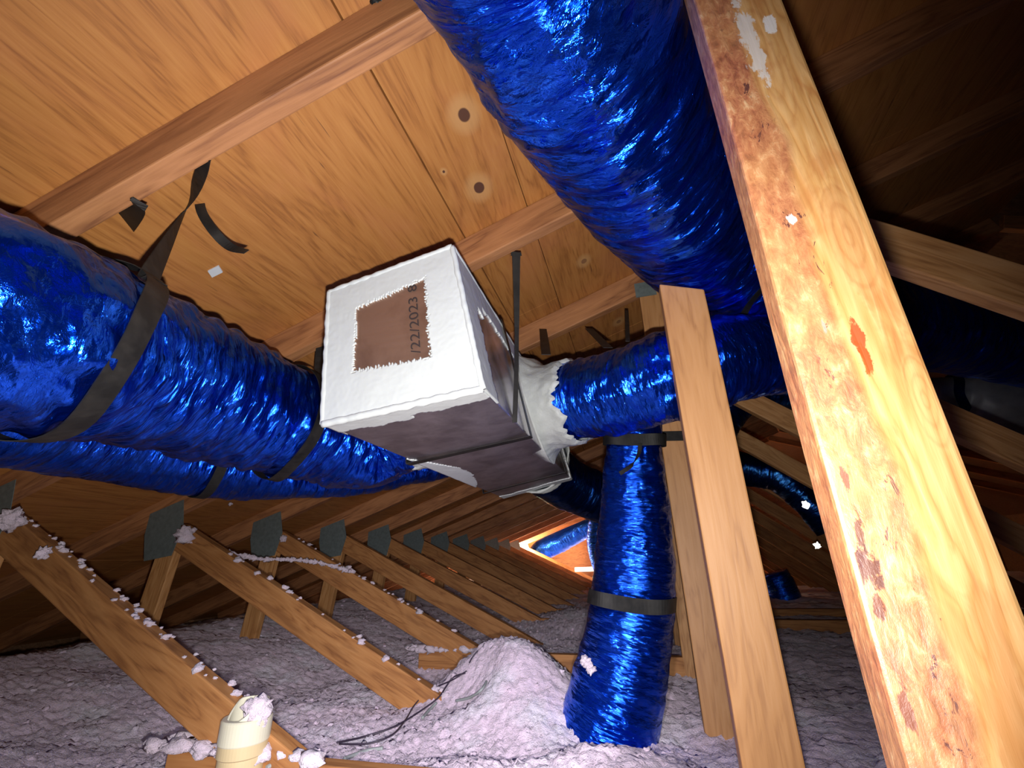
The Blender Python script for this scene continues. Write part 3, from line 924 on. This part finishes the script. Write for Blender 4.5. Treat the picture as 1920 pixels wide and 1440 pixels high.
for W_ in range(3): painted('mastic_coat', QB, bot_mask, 90, 330, .003, M['mastic'])
QL = (bBL, fBL, fTL, bTL)
painted('mastic_coat', QL, lambda u, v: u > .93, 60, 40, .003, M['mastic'])
QT = (fTL, fTR, bTR, bTL)
painted('mastic_coat', QT, lambda u, v: v < .07, 40, 90, .003, M['mastic'])
QK = (bBR, bBL, bTL, bTR)
painted('mastic_coat', QK, lambda u, v: min(u, v, 1-u, 1-v) < .16, 40, 40, .004, M['mastic'])


# rolled front rim so the coated edges read as thick paste
def rim(a, b, r=.0065, n=60, seed=0):
    path = [a.lerp(b, i/n)+V((noise.noise(V((i*.21, seed, 0))), noise.noise(V((i*.21, seed, 4))), noise.noise(V((i*.23, seed, 8)))))*.0015 for i in range(n+1)]
    rr = [r*(1+.25*noise.noise(V((i*.35, seed, 2)))) for i in range(n+1)]
    return tube(path, rr, 10)


v, f = merge([rim(fTL, fTR, seed=1), rim(fTR, fBR, seed=2), rim(fBR, fBL, .008, seed=3), rim(fBL, fTL, seed=4), rim(fTR, fTR.lerp(bTR, .75), .006, seed=5)])
obj('mastic_edge', v, f, M['mastic'], box, smooth=True)


# stamped date
def stamp(txt, org, xdir, ydir, size, name):
    c = bpy.data.curves.new(name, 'FONT'); c.body = txt; c.size = size; c.extrude = .0002
    c.offset = .0; c.space_character = 1.02
    t = bpy.data.objects.new(name, c); COL.objects.link(t)
    bpy.context.view_layer.update()
    me = bpy.data.meshes.new_from_object(t.evaluated_get(bpy.context.evaluated_depsgraph_get()))
    bpy.data.objects.remove(t); me.materials.clear(); me.materials.append(M['ink'])
    o = bpy.data.objects.new(name, me); COL.objects.link(o); o.parent = box
    z = xdir.cross(ydir).normalized(); y = z.cross(xdir).normalized()
    m4 = Matrix((xdir.normalized(), y, z)).transposed().to_4x4(); m4.translation = org+O-box.location+z*.0015
    o.matrix_local = m4; return o


t0 = atY(789, 662, FY); t1 = atY(781, 533, FY); xd = (t1-t0).normalized()
nrm = (fBR-fBL).cross(fTL-fBL).normalized(); yd = nrm.cross(xd)
st = stamp('/22/2023 8', t0, xd, yd, .032, 'printed_date')
L = max(v.co.x for v in st.data.vertices)
for v_ in st.data.vertices: v_.co.x *= (t1-t0).length/L; v_.co.y *= .95
tag(st, 'black stamped date')
# faint printing on the underside
s0 = atY(905, 868, 1.55); st2 = None
pbt = lambda u, v: QB[0].lerp(QB[1], u).lerp(QB[3].lerp(QB[2], u), v)
xb = (pbt(.9, .38)-pbt(.45, .38)).normalized(); nb = (QB[1]-QB[0]).cross(QB[3]-QB[0]).normalized()
st2 = stamp('UL 181  R6', pbt(.48, .36), xb, nb.cross(xb), .014, 'printed_marking'); st2['label'] = 'faint row of print on the underside'


# mastic collars: from a blobby square root on the box to a ragged edge on the duct
def collar(name, c0, n0, c1, r0, r1, seed, flare=.05, nr=16, nt=96):
    ax = (c1-c0); L = ax.length; ax.normalize(); up = V((0, 0, 1)); e1 = (up-ax*up.dot(ax)).normalized(); e2 = ax.cross(e1)
    vs = []; fs = []
    for j in range(nr+1):
        t = j/nr
        for i in range(nt):
            a = 2*math.pi*i/nt; ca, sa = math.cos(a), math.sin(a)
            d = e1*ca+e2*sa
            rag = 1+.22*noise.noise(V((ca*2.2, sa*2.2, seed)))+.16*noise.noise(V((ca*8, sa*8, seed)))+.03*noise.noise(V((ca*22, sa*22, seed)))
            s = L*t*rag
            r = r0+(r1-r0)*t+flare*math.exp(-t*6)
            r += .006*noise.noise(V((ca*3, sa*3, t*4+seed)))+.003*noise.noise(V((ca*9, sa*9, t*9+seed)))
            if t == 1: r -= .012
            p = c0+ax*s+d*r
            if t == 0:
                p = p-n0*((p-c0).dot(n0))-n0*.004
            vs.append(p)
    for j in range(nr):
        for i in range(nt):
            i2 = (i+1) % nt; fs.append((j*nt+i, j*nt+i2, (j+1)*nt+i2, (j+1)*nt+i))
    return obj(name, vs, fs, M['collar'], box, smooth=True)


nR = (bBR-fBR).cross(fTR-fBR).normalized()
if nR.x < 0: nR = -nR
collar('duct_collar', V((-.285, 1.42, .47)), nR, V((-.150, 1.372, .467)), .132, .140, 2, .06)
nL = -nR
collar('duct_collar', V((-.60, 1.32, .42)), nL, V((-.70, 1.285, .39)), .122, .125, 5, .035)
collar('duct_collar', V((-.44, 2.02, .44)), V((0, 1, 0)), V((-.43, 2.12, .425)), .15, .15, 9, .02)

# tape bands round the box


def boxband(v0, w, name, sides):
    """thin black band across the box at fraction v0 of its length"""
    def ring(v):
        return [fBL.lerp(bBL, v), fBR.lerp(bBR, v), fTR.lerp(bTR, v), fTL.lerp(bTL, v)]
    a = ring(v0-w/2); b_ = ring(v0+w/2); vs = []; fs = []
    cen = sum(a, V((0, 0, 0)))/4
    for R_ in (a, b_):
        for p in R_:
            q = p+(p-cen).normalized()*.0145; q.y = p.y; vs.append(q)
    for R_ in (a, b_):
        for p in R_:
            q = p+(p-cen).normalized()*.012; q.y = p.y; vs.append(q)
    for i in range(4):
        j = (i+1) % 4
        if i not in sides: continue
        fs += [(i, j, 4+j, 4+i), (8+i, 12+i, 12+j, 8+j), (i, 8+i, 8+j, j), (4+i, 4+j, 12+j, 12+i)]
    return obj(name, vs, fs, M['strap'], box)


boxband(.30, .022, 'tape_band', (0, 1, 2, 3))
boxband(.80, .014, 'tape_band', (0, 1, 2, 3))

# ---------------------------------------------------------------- straps


def strap_root(loc, label, group=None):
    o = empty('hanger_strap', loc); tag(o, label, 'strap'); return o


def lerp_path(P, n=10): return catmull([V(p) for p in P], n)


def rb(x, i, w=TT): return V((x, TY(i)+w, deckz(x)-HR))


# S1 big left strap with its loose tail
top = atY(384, 309, TY(0)+TT+.004)
s1 = strap_root(top, 'long black strap with a curled loose tail, slung round the wide left duct')
P1 = [top, atD(345, 400, .98), atD(310, 470, .86), atD(283, 530, .76)]
path, wd = band_path('left', [(283, 530), (262, 580), (240, 640), (205, 700), (160, 762), (105, 806)])
hang = lerp_path([P1[0]+V((0, 0, .02)), P1[0], P1[1], path[0], path[2]], 8)
hw = [(_r*.9-_u*.45).lerp(wd[0]*(1 if wd[0].dot(_r) > 0 else -1), min(1, i/len(hang)*1.2)) for i in range(len(hang))]
ww = [.010+.033*min(1, i/24) for i in range(len(hang))]
ribbon('hanging_length', hang, hw, ww, M['strap'], s1)
ribbon('wrap', path, wd, .043, M['strap'], s1)
tail = lerp_path([top+V((0, 0, .01)), atD(376, 345, 1.02), atD(376, 390, .98), atD(398, 430, .95), atD(430, 462, .94), atD(462, 472, .93)], 8)
ribbon('loose_tail', tail, (_r*.75+_u*.3+_f*.3), [.014+.006*min(1, i/10)*(1 if i < 36 else max(.1, (len(tail)-i)/6)) for i in range(len(tail))], M['strap'], s1)
# S2 far side of the sling
t2 = atY(256, 389, TY(0)+TT+.004)
s2 = strap_root(t2, 'grey black strap wedge rising from behind the wide left duct to the rafter')
P2 = lerp_path([t2+V((0, 0, .012)), t2, atD(215, 440, 1.07), atD(172, 490, .98), atD(140, 540, .93)], 8)
ribbon('strap', P2, _r*.8-_u*.6, [.014+.05*min(1, i/20) for i in range(len(P2))], M['strap'], s2)
# S3 strap by the box
t3 = atY(612, 602, TY(1)+TT+.003)
s3 = strap_root(t3, 'black strap hanging between the box and the wide left duct, wrapping the duct')
path, wd = band_path('left', [(597, 775), (580, 830), (545, 870), (512, 895)])
ribbon('wrap', path, wd, .034, M['strap'], s3)
P3 = lerp_path([t3+V((.012, -.03, .02)), t3+V((-.012, 0, 0)), atD(598, 690, 1.34), path[0]], 8)
ribbon('hanging_length', P3, _r, [.036, .036]+[.026]*(len(P3)-2), M['strap'], s3)
# S4 stub
t4 = atY(506, 648, TY(1)+TT+.003); s4 = strap_root(t4, 'short black strap end above the wide left duct, left of the box strap')
ribbon('strap', lerp_path([t4, atD(506, 655, 1.42), atD(500, 690, 1.38)], 4), _r, [.012+.014*min(1, i/4) for i in range(9)], M['strap'], s4)
# S5 strap holding the box
t5 = atY(968, 482, TY(1)+TT+.003); s5 = strap_root(t5, 'tapering black strap from the rafter to the right edge of the box')
yb = FY+(BY-FY)*.30
c5 = fTR.lerp(bTR, .30); b5 = fBR.lerp(bBR, .30)
def onX(x, y, v): d = ray(x, y); return d*(v/d.x)
P5 = lerp_path([t5+V((0, 0, .005)), t5, onX(969, 600, -.27), onX(968, 700, -.262), onX(965, 792, -.255)], 8)
ribbon('strap', P5, _r, [.034-.022*min(1, i/18) for i in range(len(P5))], M['strap'], s5)
# S6-8 small straps on the short duct
for (a, b_, n_, w_, lb) in (((1018, 617), (1024, 665), 2, .03, 'short black strap above the white collar of the short blue duct'),
                            ((1104, 616), (1140, 652), 2, .03, 'slanting black strap above the short blue duct'),
                            ((1175, 582), (1177, 640), 2, .014, 'thin black strap above the short blue duct, nearest the studs')):
    ta = atY(*a, TY(n_)-.02); tb = atD(*b_, 1.40); s_ = strap_root(ta, lb)
    ribbon('strap', lerp_path([ta, ta.lerp(tb, .5), tb], 4), _r, [w_]*9, M['strap'], s_)
# S9 top of the upright duct
s9 = strap_root(atD(1190, 820, 1.4), 'black strap gathering the top of the upright duct and nailed to the rear stud')
path, wd = band_path('ver', [(1140, 824), (1190, 826), (1234, 822)])
ribbon('wrap', path, wd, .036, M['strap'], s9)
ribbon('nailed_end', [atD(1228, 822, 1.45), atY(1240, 818, 1.625), atY(1285, 817, 1.63)], _u, .034, M['strap'], s9)
ribbon('loose_tail', lerp_path([atD(1200, 832, 1.36), atD(1198, 850, 1.35), atD(1185, 872, 1.34), atD(1162, 888, 1.34)], 6), _u*.7+_r*.5, [.012]*19, M['strap'], s9)
s10 = strap_root(atD(1188, 1130, 1.3), 'black strap band round the middle of the upright duct')
band('wrap', 'ver', [(1108, 1118), (1150, 1128), (1200, 1136), (1262, 1134)], .040, s10, .008)
s11 = strap_root(atD(1385, 650, 1.4), 'black strap band on the blue duct between the slant-cut stud and near post')
band('wrap', 'big', [(1345, 645), (1380, 625), (1400, 560)], .022, s11, .008)
s12 = strap_root(atD(405, 905, 1.4), 'black strap band round the lower left duct')
band('wrap', 'low', [(412, 880), (398, 905), (385, 925)], .03, s12, .008)
# S13 dark bundle at the top
v, f = merge([blobmesh(atD(708, -2, .80)+V((i*.006, 0, i*.004)), .022, i+2, 3, .6, 2, (.8, .8, 1.0)) for i in range(3)])
o = obj('strap_bundle', v, f, M['strap'], smooth=True); tag(o, 'crumpled black strap bundle on the rafter at the top edge', 'strap')

# small paper tag stuck on the plywood
q = dk(404, 508); e1 = (dk(414, 503)-q); e2 = (dk(408, 514)-q)
vs = [q-e1-e2, q+e1-e2, q+e1+e2, q-e1+e2]; vs = [v+V((0, 0, -.003)) for v in vs]+[v+V((0, 0, .001)) for v in vs]
tag(obj('paper_scrap', vs, [(0, 1, 2, 3), (7, 6, 5, 4), (0, 4, 5, 1), (1, 5, 6, 2), (2, 6, 7, 3), (3, 7, 4, 0)], M['paper']), 'tiny pale scrap stuck to the plywood above the wide left duct', 'scrap')

# ---------------------------------------------------------------- vent pipe
pb0 = atD(452, 1440, .98); ptop = atD(459, 1362, .98); px_, py_ = pb0.x*.5+ptop.x*.5, pb0.y*.5+ptop.y*.5
pipe = empty('vent_pipe', (px_, py_, -.62)); tag(pipe, 'cream plastic vent pipe standing in the insulation at the lower left', 'pipe')


def lathe(name, prof, cx, cy, mat, parent, n=48, fn=None):
    vs = []; fs = []
    for j, (r, z) in enumerate(prof):
        for i in range(n):
            a = 2*math.pi*i/n; zz = z+(fn(a, j) if fn else 0)
            vs.append(V((cx+math.cos(a)*r, cy+math.sin(a)*r, zz)))
    for j in range(len(prof)-1):
        for i in range(n):
            i2 = (i+1) % n; fs.append((j*n+i, j*n+i2, (j+1)*n+i2, (j+1)*n+i))
    return obj(name, vs, fs, mat, parent, smooth=False)


zt = ptop.z
b1 = lathe('pipe_body', [(.046, -.60), (.046, zt-.055), (.050, zt-.052), (.050, zt-.030), (.050, zt-.030)], px_, py_, M['pvc'], pipe)
b2 = lathe('coupling', [(.0505, zt-.030), (.0515, zt-.028), (.0515, zt+.012), (.049, zt+.015), (.040, zt+.015), (.040, zt-.05)], px_, py_, M['pvc_light'], pipe)
b3 = lathe('inner_sleeve', [(.0395, zt-.06), (.0395, zt+.045), (.0355, zt+.045), (.0355, zt-.06)], px_, py_, M['pvc_light'], pipe, fn=lambda a, j: (-.038*max(0, math.cos(a+1.9)) if j in (1, 2) else 0))
v, f = merge([blobmesh(V((px_+.026, py_-.004, zt+.028)), .026, 3, 3, .5, 2), blobmesh(V((px_+.034, py_-.01, zt+.010)), .018, 4, 3, .5, 2), blobmesh(V((px_+.016, py_-.0, zt+.018)), .02, 5, 3, .5, 2)])
tag(obj('insulation_clump', v, f, M['tuft'], smooth=True), 'pink fluff clump capping the cream vent pipe', 'insulation')
v, f = merge([blobmesh(V((px_-.07+random.random()*.035, py_-.05+random.random()*.02, zt-.115-random.random()*.04)), .018, 30+i, 3, .6, 2) for i in range(6)])
tag(obj('insulation_clump', v, f, M['tuft'], smooth=True), 'pink fluff heaped against the front of the cream vent pipe', 'insulation')


# ---------------------------------------------------------------- cables on the insulation
def onfloor(x, y, lift=.004):
    d = ray(x, y); k = .8
    while k < 6:
        p = d*k
        if p.z < hz(p.x, p.y)+lift: break
        k += .004
    return p


def cable(pp, r, mat, label, lift=.006, flat=False):
    P = lerp_path([onfloor(x, y, lift) for x, y in pp], 8)
    if flat:
        o = ribbon('electric_cable', P, V((1, .4, .3)), [r*2.4]*len(P), mat, t=r)
    else:
        v, f = tube(P, r, 8); o = obj('electric_cable', v, f, mat, smooth=True)
    tag(o, label, 'cable')


cable([(632, 1392), (680, 1382), (740, 1362), (790, 1332), (822, 1308), (836, 1288), (850, 1270), (872, 1262)], .0026, M['cable'], 'dark cable, the upper one of the pair across the insulation right of the vent pipe', .010)
cable([(636, 1395), (690, 1394), (735, 1378), (760, 1350), (775, 1325), (792, 1306), (815, 1290), (850, 1274), (875, 1258)], .0022, M['cable'], 'dark cable, the lower looping one of the pair right of the vent pipe', .012)
cable([(645, 1423), (665, 1415), (690, 1407), (718, 1403)], .0045, M['sheath'], 'flat grey cable stub at the bottom edge right of the vent pipe', .006)
cable([(792, 1346), (806, 1330), (818, 1318)], .0045, M['sheath'], 'flat grey cable stub crossing under the dark cables', .008)
cable([(855, 1314), (880, 1308), (902, 1294), (912, 1278)], .004, M['sheath'], 'grey cable stub at the left foot of the pink mound', .008)
cable([(880, 1243), (886, 1232), (896, 1220)], .0022, M['cable'], 'short dark wire poking out by the reddish chord piece', .012)
v, f = tube([atD(500, 1440, .97), atD(520, 1428, .99), atD(533, 1420, 1.0)], .005, 8); tag(obj('electric_cable', v, f, M['sheath']), 'pale grey cable stub right beside the vent pipe at the bottom edge', 'cable')

# fluff specks along the tops of ducts and the box
for key, n, lb in (('left', 26, 'white fluff bits along the top of the wide left duct'),):
    D = DUCTS[key]; rnd = random.Random(5); parts = []
    for i in range(n):
        j = int(len(D['c'])*(.42+.45*rnd.random())); c = D['c'][j]
        up = V((0, 0, 1)); t = D['T'][j]; up = (up-t*up.dot(t)).normalized(); cen = (c.normalized()*-.28+up).normalized()
        sd = t.cross(up); d = (up*.93+sd*(.2*(rnd.random()-.2))).normalized()
        parts.append(blobmesh(c+d*(D['r'][j]+.003), .003+.007*rnd.random()**2, i, 2, .8, 2.2, (1.3, 1.3, .8)))
    v, f = merge(parts); tag(obj('insulation_fluff', v, f, M['tuft'], smooth=True), lb, 'insulation', kind='stuff')
rnd = random.Random(9)
v, f = merge([blobmesh(fTL.lerp(fTR, rnd.random())+V((0, .01, .007)), .002+.004*rnd.random()**2, i, 2, .8, 2.2) for i in range(16)])
tag(obj('insulation_fluff', v, f, M['tuft'], smooth=True), 'pinkish fluff bits along the top front edge of the box', 'insulation', kind='stuff')
D = DUCTS['ver']
q = atD(1105, 1248, 1.23)
v, f = merge([blobmesh(q+V((i*.006-.012, -.004*i, -.006*i+.012)), .011, i+70, 3, .8, 2.2) for i in range(4)])
tag(obj('insulation_clump', v, f, M['tuft'], smooth=True), 'small white fluff clump stuck low on the upright duct', 'insulation')

# ---------------------------------------------------------------- far lit end
a, b_ = atY(1078, 1068, 8.2), atY(1140, 1066, 8.2)
v, f = tube([a, b_], .035, 10); tag(obj('tube_light', v, f, M['glow']), 'small white tube light in the far lit area beside the upright duct', 'light')
for i, (x, y, yy, r) in enumerate(((1511, 946, 2.70, .024), (1533, 1023, 2.70, .019))):
    c = atY(x, y, yy); parts = []
    pts = []
    for k in range(14):
        a_ = 2*math.pi*k/14; rr = r*random.uniform(.45, 1.05); pts.append((math.cos(a_)*rr, math.sin(a_)*rr))
    vs = [c+V((p_, 0, q_)) for p_, q_ in pts]+[c+V((p_, .01, q_)) for p_, q_ in pts]
    fs = [tuple(range(13, -1, -1)), tuple(range(14, 28))]+[(k, (k+1) % 14, 14+(k+1) % 14, 14+k) for k in range(14)]
    tag(obj('daylight_spot', vs, fs, M['daylight']), ('upper' if i == 0 else 'lower')+' bright white daylight spot just left of the near post', 'light spot')
